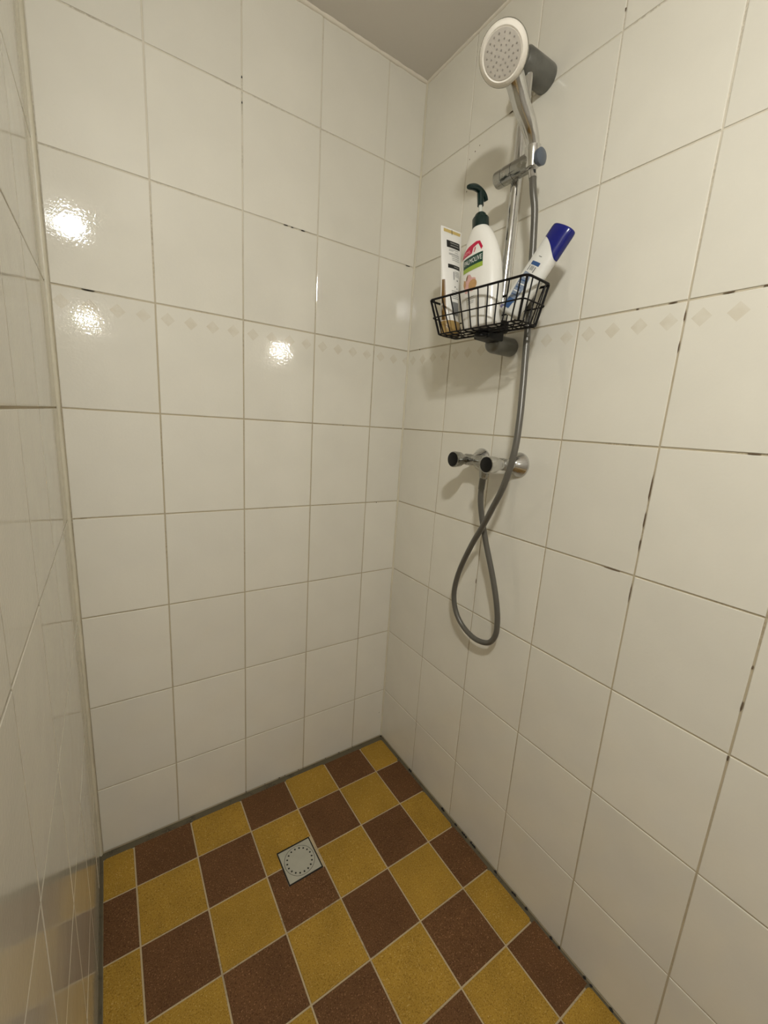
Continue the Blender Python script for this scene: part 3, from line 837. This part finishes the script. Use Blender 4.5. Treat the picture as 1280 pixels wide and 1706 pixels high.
# --- pump bottle
pb = yawframe((-0.1220, -0.4430, bz + 0.0032), YAW, math.radians(-8.5)); pb.name = 'pump_bottle'
tag(pb, 'white pump soap bottle with a dark green pump top, middle of the basket', 'soap bottle')
prof = smooth_prof([(0.0, 0.040, 0.020, 2.4, 0), (0.003, 0.0440, 0.0265, 2.4, 0), (0.012, 0.0470, 0.029, 2.4, 0), (0.07, 0.0515, 0.0295, 2.4, 0), (0.13, 0.0500, 0.0285, 2.4, 0),
                    (0.165, 0.0440, 0.0265, 2.35, 0), (0.190, 0.0355, 0.0235, 2.2, 0), (0.208, 0.0265, 0.0205, 2.1, 0), (0.217, 0.0195, 0.018, 2.0, 0), (0.2195, 0.0155, 0.0155, 2.0, 0)], 3)
LP = Loft(prof)
bm = bmesh.new(); LP.mesh(bm, 48, 1); bb = mesh_obj('bottle_body', bm, M_whitepl, pb, angle=60)
bm = bmesh.new(); add_lathe(bm, (0, 0, 0.2165), (0, 0, 1), [(0, 0.0175), (0.001, 0.0185), (0.021, 0.0182), (0.0235, 0.0165), (0.0240, 0.0130), (0.030, 0.0122), (0.033, 0.009), (0.034, 0.004)], 32)
pc = mesh_obj('pump_collar', bm, M_dgreen, pb)
bm = bmesh.new(); add_lathe(bm, (0, 0, 0.248), (0, 0, 1), [(0, 0.0044), (0.024, 0.0040)], 16); mesh_obj('pump_stem', bm, M_clear, pb)
# pump head: arched spout along local -y (towards the room)
bm = bmesh.new()
add_lathe(bm, (0, 0, 0.266), (0, 0, 1), [(0, 0.0068), (0.028, 0.0072)], 20)
arch = [(0, 0.020, 0.2830), (0, 0.016, 0.2890), (0, 0.008, 0.2945), (0, -0.004, 0.2980), (0, -0.016, 0.2980), (0, -0.026, 0.2955), (0, -0.035, 0.2920), (0, -0.041, 0.2895)]
A = catmull(arch, 4)
ra = [0.0026 + 0.0044 * math.sin(math.pi * min(1, (i + 1) / len(A) * 0.9 + 0.06)) ** 0.6 for i in range(len(A))]
add_tube(bm, A, 0.008, 14, radii=ra)
mesh_obj('pump_head', bm, M_dgreen, pb)
# printing
lab = patch('label', LP, rect(-0.0290, 0.0255, 0.1330, 0.1540), M_p_green, pb, 0.0004); lab['label'] = 'dark green name label'
lettering('PALMOLIVE', LP, -0.0005, 0.1438, 0.0105, M_p_white, lab, width=0.0480, eps=0.0008)
lime = patch('label', LP, rect(-0.0290, 0.0255, 0.1235, 0.1330), M_p_lime, pb, 0.0004); lime['label'] = 'lime green strip under the name'
red = patch('label', LP, [(-0.0385, 0.1580), (-0.003, 0.1590), (0.001, 0.1700), (0.0135, 0.1745), (0.0215, 0.1590), (0.0245, 0.1640), (0.0170, 0.1790), (0.008, 0.1810), (-0.015, 0.1765), (-0.0330, 0.1690)], M_p_red, pb, 0.0005); red['label'] = 'crimson volume flash'
lettering('750ML', LP, -0.0185, 0.1650, 0.0075, M_p_pink, red, width=0.026, eps=0.0009)
patch('print_ribbon', LP, [(0.002, 0.1600), (0.0045, 0.1595), (0.0082, 0.1690), (0.0045, 0.1685), (0.004, 0.164)], M_p_red, red, 0.0006)
# almond flower print
fl = patch('flower_print', LP, [(-0.010 + 0.0165 * math.cos(a) * (1 + 0.18 * math.sin(5 * a)), 0.0965 + 0.0175 * math.sin(a) * (1 + 0.18 * math.sin(5 * a))) for a in [2 * math.pi * k / 40 for k in range(40)]], M_p_rose, pb, 0.0004)
patch('almond_print', LP, [(0.000 + 0.0115 * math.cos(a), 0.0925 + 0.0110 * math.sin(a)) for a in [2 * math.pi * k / 20 for k in range(20)]], M_p_almond, pb, 0.0007)
patch('leaf_print', LP, [(-0.0275, 0.098), (-0.0235, 0.089), (-0.0195, 0.098), (-0.0210, 0.107), (-0.0260, 0.110)], M_p_almond, pb, 0.0007)
patch('leaf_print', LP, [(-0.0190, 0.1055), (-0.0155, 0.1075), (-0.0120, 0.1195), (-0.0175, 0.1130)], M_brownstrip, pb, 0.0008)
for zz, w0, w1 in ((0.067, -0.016, 0.004), (0.0625, -0.018, 0.006), (0.0580, -0.015, 0.003), (0.0545, -0.014, 0.002)):
    patch('text_line', LP, rect(w0, w1, zz, zz + 0.0012), M_p_grey, pb, 0.0005)

# --- squeeze tube: stands across the basket, printed back faces the camera
TY = YAW + math.radians(90) + math.radians(-12) - math.radians(0)
tb_ = empty('x', (-0.1290, -0.3460, bz + 0.0032)); tb_.name = 'squeeze_tube'
tb_.rotation_mode = 'QUATERNION'
# local x -> towards the rail wall (+x world), local -y -> faces the camera side (-y world)
tb_.rotation_quaternion = (Matrix.Rotation(math.radians(-7), 3, 'X') @ Matrix.Rotation(math.radians(-2), 3, 'Z')).to_quaternion()
tag(tb_, 'white squeeze tube standing on its amber cap at the left end of the basket', 'cosmetic tube')
prof = [(0.030, 0.0270, 0.0170, 2.0, 0), (0.060, 0.0278, 0.0165, 2.0, 0), (0.12, 0.0292, 0.0125, 2.0, 0), (0.18, 0.0305, 0.0070, 2.0, 0), (0.222, 0.0315, 0.0022, 2.0, 0), (0.226, 0.0318, 0.0010, 2.4, 0), (0.245, 0.0320, 0.0009, 3.0, 0)]
LT = Loft(smooth_prof(prof, 3))
bm = bmesh.new(); LT.mesh(bm, 40, 1); mesh_obj('tube_body', bm, M_tube, tb_, angle=60)
capL = Loft([(0.0, 0.0255, 0.0160, 2.0, 0), (0.002, 0.0272, 0.0178, 2.0, 0), (0.029, 0.0276, 0.0182, 2.0, 0), (0.0305, 0.0268, 0.0172, 2.0, 0)])
bm = bmesh.new(); capL.mesh(bm, 40, 1); cp = mesh_obj('cap', bm, M_amber, tb_, angle=50); cp['label'] = 'translucent amber flip cap'
patch('gold_band', LT, [(-0.024, 0.2345), (0.0265, 0.2345), (0.0280, 0.2415), (-0.0245, 0.2415)], M_gold, tb_, 0.0003)
patch('crimp_slit', LT, [(0.0, 0.2320), (0.0016, 0.2320), (0.0010, 0.2430), (-0.0004, 0.2430)], M_p_black, tb_, 0.0006)
bl = patch('label', LT, rect(-0.0165, 0.0240, 0.2000, 0.2165), M_p_black, tb_, 0.0003); bl['label'] = 'black heading block'
for zz in (0.2110, 0.2050):
    patch('text_line', LT, rect(-0.006, 0.0205, zz, zz + 0.0016), M_p_grey, bl, 0.0006)
bl2 = patch('label', LT, rect(-0.0155, 0.0210, 0.1520, 0.1610), M_p_black, tb_, 0.0003); bl2['label'] = 'narrow black heading block'
patch('text_line', LT, rect(0.001, 0.0165, 0.1558, 0.1572), M_p_grey, bl2, 0.0006)
for k, (a, b) in enumerate(((-0.011, 0.018), (-0.011, 0.002), (0.006, 0.018), (-0.012, 0.019), (-0.012, 0.0205), (-0.004, 0.0205), (-0.003, 0.0195), (-0.003, 0.0205))):
    z = (0.1955, 0.1925, 0.1905, 0.1860, 0.1835, 0.1800, 0.1755, 0.1715)[k]
    patch('text_line', LT, rect(a, b, z, z + 0.0013), M_p_grey, tb_, 0.0004)
for k in range(4):
    patch('text_line', LT, rect(0.004, 0.0175, 0.1450 - 0.0036 * k, 0.1464 - 0.0036 * k), M_p_grey, tb_, 0.0004)
patch('symbol_print', LT, rect(-0.0010, 0.0010, 0.1260, 0.1450), M_p_dgrey, tb_, 0.0004)
patch('symbol_print', LT, [(0.008, 0.1245), (0.013, 0.1240), (0.0125, 0.1270), (0.0085, 0.1270)], M_p_dgrey, tb_, 0.0004)
patch('symbol_print', LT, [(0.001, 0.1080), (0.004, 0.1080), (0.004, 0.1110), (0.001, 0.1110)], M_p_dgrey, tb_, 0.0004)
patch('symbol_print', LT, [(0.007, 0.1050), (0.010, 0.1050), (0.0085, 0.1095)], M_p_dgrey, tb_, 0.0004)
for k in range(5):
    patch('text_line', LT, rect(-0.008, 0.0125 - 0.002 * (k % 2), 0.0985 - 0.0042 * k, 0.1003 - 0.0042 * k), M_p_grey, tb_, 0.0004)
bar = patch('barcode', LT, rect(-0.0080, 0.0115, 0.0430, 0.0740), M_p_grey, tb_, 0.0003)
for k in range(9):
    x = -0.0072 + k * 0.0021
    patch('barcode_bar', LT, rect(x, x + (0.0013 if k % 3 else 0.0008), 0.0450, 0.0725), M_p_dgrey, bar, 0.0005)
# brown wrap at the outer edge
bs = patch('brown_stripe', LT, [(-0.0272, 0.0310), (-0.0205, 0.0310), (-0.0232, 0.1020), (-0.0238, 0.1240), (-0.0288, 0.1240), (-0.0285, 0.09)], M_brownstrip, tb_, 0.0005, 0.001)

# --- leaning shampoo bottle
b0 = Vector((-0.1180, -0.5118, 1.4605)); b1 = Vector((-0.0800, -0.5960, 1.6095))
axis = (b1 - b0).normalized(); LEN = (b1 - b0).length
sb_ = empty('x', b0); sb_.name = 'shampoo_bottle'
zx = axis
xx = Vector((-0.10, -0.80, -0.50)); xx = (xx - zx * xx.dot(zx)).normalized()
yy = zx.cross(xx)
sb_.rotation_mode = 'QUATERNION'; sb_.rotation_quaternion = Matrix((xx, yy, zx)).transposed().to_quaternion()
tag(sb_, 'white shampoo bottle with navy blue cap leaning over the right end of the basket', 'shampoo bottle')
HWb = 0.0290; HDb = 0.0165
LS = Loft(smooth_prof([(0.0, 0.0225, 0.012, 2.3, 0), (0.003, 0.0275, 0.0155, 2.3, 0), (0.010, HWb, HDb, 2.3, 0), (0.09, HWb, HDb, 2.3, 0), (0.150, HWb - 0.0015, HDb, 2.3, 0), (LEN - 0.004, HWb - 0.002, HDb - 0.001, 2.4, 0), (LEN, HWb - 0.004, HDb - 0.003, 2.4, 0)], 3))
# body and cap share one loft, split along a curved seam
def seam(x):      # height of the seam at local x (left high, sweeping down to the right)
    t = (x + HWb) / (2 * HWb)
    return LEN - 0.026 - 0.030 * t ** 2.2
def seam_part(name, mat, lower, grow=0.0):
    bm = bmesh.new(); seg = 48; rings = []
    nz = 22
    for r in range(nz + 1):
        R = []
        for k in range(seg):
            th = 2 * math.pi * k / seg; c, s = math.cos(th), math.sin(th)
            xq = HWb * math.copysign(abs(c) ** (2 / 2.3), c)
            zs = seam(xq)
            z = (zs * (r / nz)) if lower else (zs + (LEN - zs) * (r / nz))
            if lower and r < 4: z = (0, 0.0012, 0.003, 0.006)[r]
            if (not lower) and r > nz - 4: z = LEN - (0.003, 0.0015, 0.0005, 0.0)[r - nz + 3]
            a, b, e, yo = LS.sec(z)
            a += grow; b += grow
            R.append(bm.verts.new((a * math.copysign(abs(c) ** (2 / e), c), b * math.copysign(abs(s) ** (2 / e), s), z)))
        rings.append(R)
    for A_, B_ in zip(rings, rings[1:]):
        for k in range(seg): bm.faces.new((A_[k], A_[(k + 1) % seg], B_[(k + 1) % seg], B_[k]))
    bm.faces.new(rings[0]); bm.faces.new(rings[-1])
    return mesh_obj(name, bm, mat, sb_, angle=50)
M_body2 = simple('pearl white bottle plastic', (0.74, 0.73, 0.68), 0.3, coat=0.1)
seam_part('bottle_body', M_body2, True)
cpn = seam_part('cap', M_navy, False, 0.0004); cpn['label'] = 'navy blue flip cap'
patch('label', LS, rect(-0.0080, 0.0150, 0.0960, 0.1030), M_p_blue, sb_, 0.0004)['label'] = 'small blue bar'
patch('text_line', LS, rect(0.0005, 0.0085, 0.1130, 0.1140), M_p_dgrey, sb_, 0.0004)
patch('symbol_print', LS, rect(-0.0080, -0.0060, 0.0840, 0.0945), M_p_dgrey, sb_, 0.0004)
patch('symbol_print', LS, rect(0.0095, 0.0115, 0.0830, 0.0935), M_p_dgrey, sb_, 0.0004)
patch('symbol_print', LS, rect(-0.0030, 0.0070, 0.0860, 0.0940), M_p_grey, sb_, 0.0003)
lb2 = patch('label', LS, [(-0.0080, 0.0220), (0.0130, 0.0220), (0.0150, 0.0600), (0.0110, 0.0800), (-0.0110, 0.0820), (-0.0135, 0.0600)], M_p_lblue, sb_, 0.0003); lb2['label'] = 'pale blue back label'
patch('label', LS, [(-0.0100, 0.0090), (0.0090, 0.0090), (0.0110, 0.0280), (-0.0100, 0.0290)], M_p_blue, sb_, 0.0006)['label'] = 'dark blue block on the back label'
for k in range(6):
    patch('text_line', LS, rect(-0.0085, 0.0130 - 0.003 * (k % 3), 0.0350 + 0.0072 * k, 0.0370 + 0.0072 * k), M_p_white if k % 2 else M_p_blue, lb2, 0.0006)
patch('label', LS, rect(-0.0210, -0.0100, 0.0040, 0.0110), simple('violet print', (0.12, 0.10, 0.24), 0.4), sb_, 0.0006)['label'] = 'violet strip near the base'

# ------------------------------------------------------------------ lamps
lp = empty('ceiling_lamp', LAMP_LOC)
tag(lp, 'lit white bowl lamp hanging from the ceiling behind the camera', 'lamp')
bm = bmesh.new()
prof = [(0.0, 0.052)] + [(0.046 * math.sin(a), 0.052 * math.cos(a)) for a in [math.pi / 2 * k / 8 for k in range(1, 8)]] + [(0.046, 0.0)]
add_lathe(bm, (0, 0, 0), (0, 0, -1), prof, 32, close=False)
mesh_obj('glass_bowl', bm, M_lamp, lp)
bm = bmesh.new(); add_lathe(bm, (0, 0, 0.0), (0, 0, 1), [(0, 0.0), (0, 0.056), (0.012, 0.056), (0.018, 0.035), (0.019, 0)], 32)
mesh_obj('lamp_cap', bm, M_lampcap, lp)
bm = bmesh.new(); add_lathe(bm, (0, 0, 0.018), (0, 0, 1), [(0, 0.011), (0.100, 0.011), (0.104, 0.035), (ZC - LAMP_LOC[2] - 0.0185, 0.036)], 24)
mesh_obj('stem', bm, M_lampcap, lp)
def bulb(name, p, label):
    t = empty(name, p); tag(t, label, 'lamp', 'small lit bulbs on the wall behind the camera')
    bm = bmesh.new(); bmesh.ops.create_uvsphere(bm, u_segments=20, v_segments=12, radius=0.0095); mesh_obj('bulb', bm, M_bulb, t)
    bm = bmesh.new(); add_lathe(bm, (0, -0.007, 0), (0, -1, 0), [(0, 0.006), (0.012, 0.014), (0.0315, 0.014)], 20); mesh_obj('socket', bm, M_lampcap, t)
bulb('wall_bulb', (-0.893, YR + 0.0385, 1.772), 'small lit bulb near the left corner of the rear wall')
bulb('wall_bulb', (0.402, YR + 0.0385, 1.768), 'small lit bulb on the rear wall beyond the shower opening')
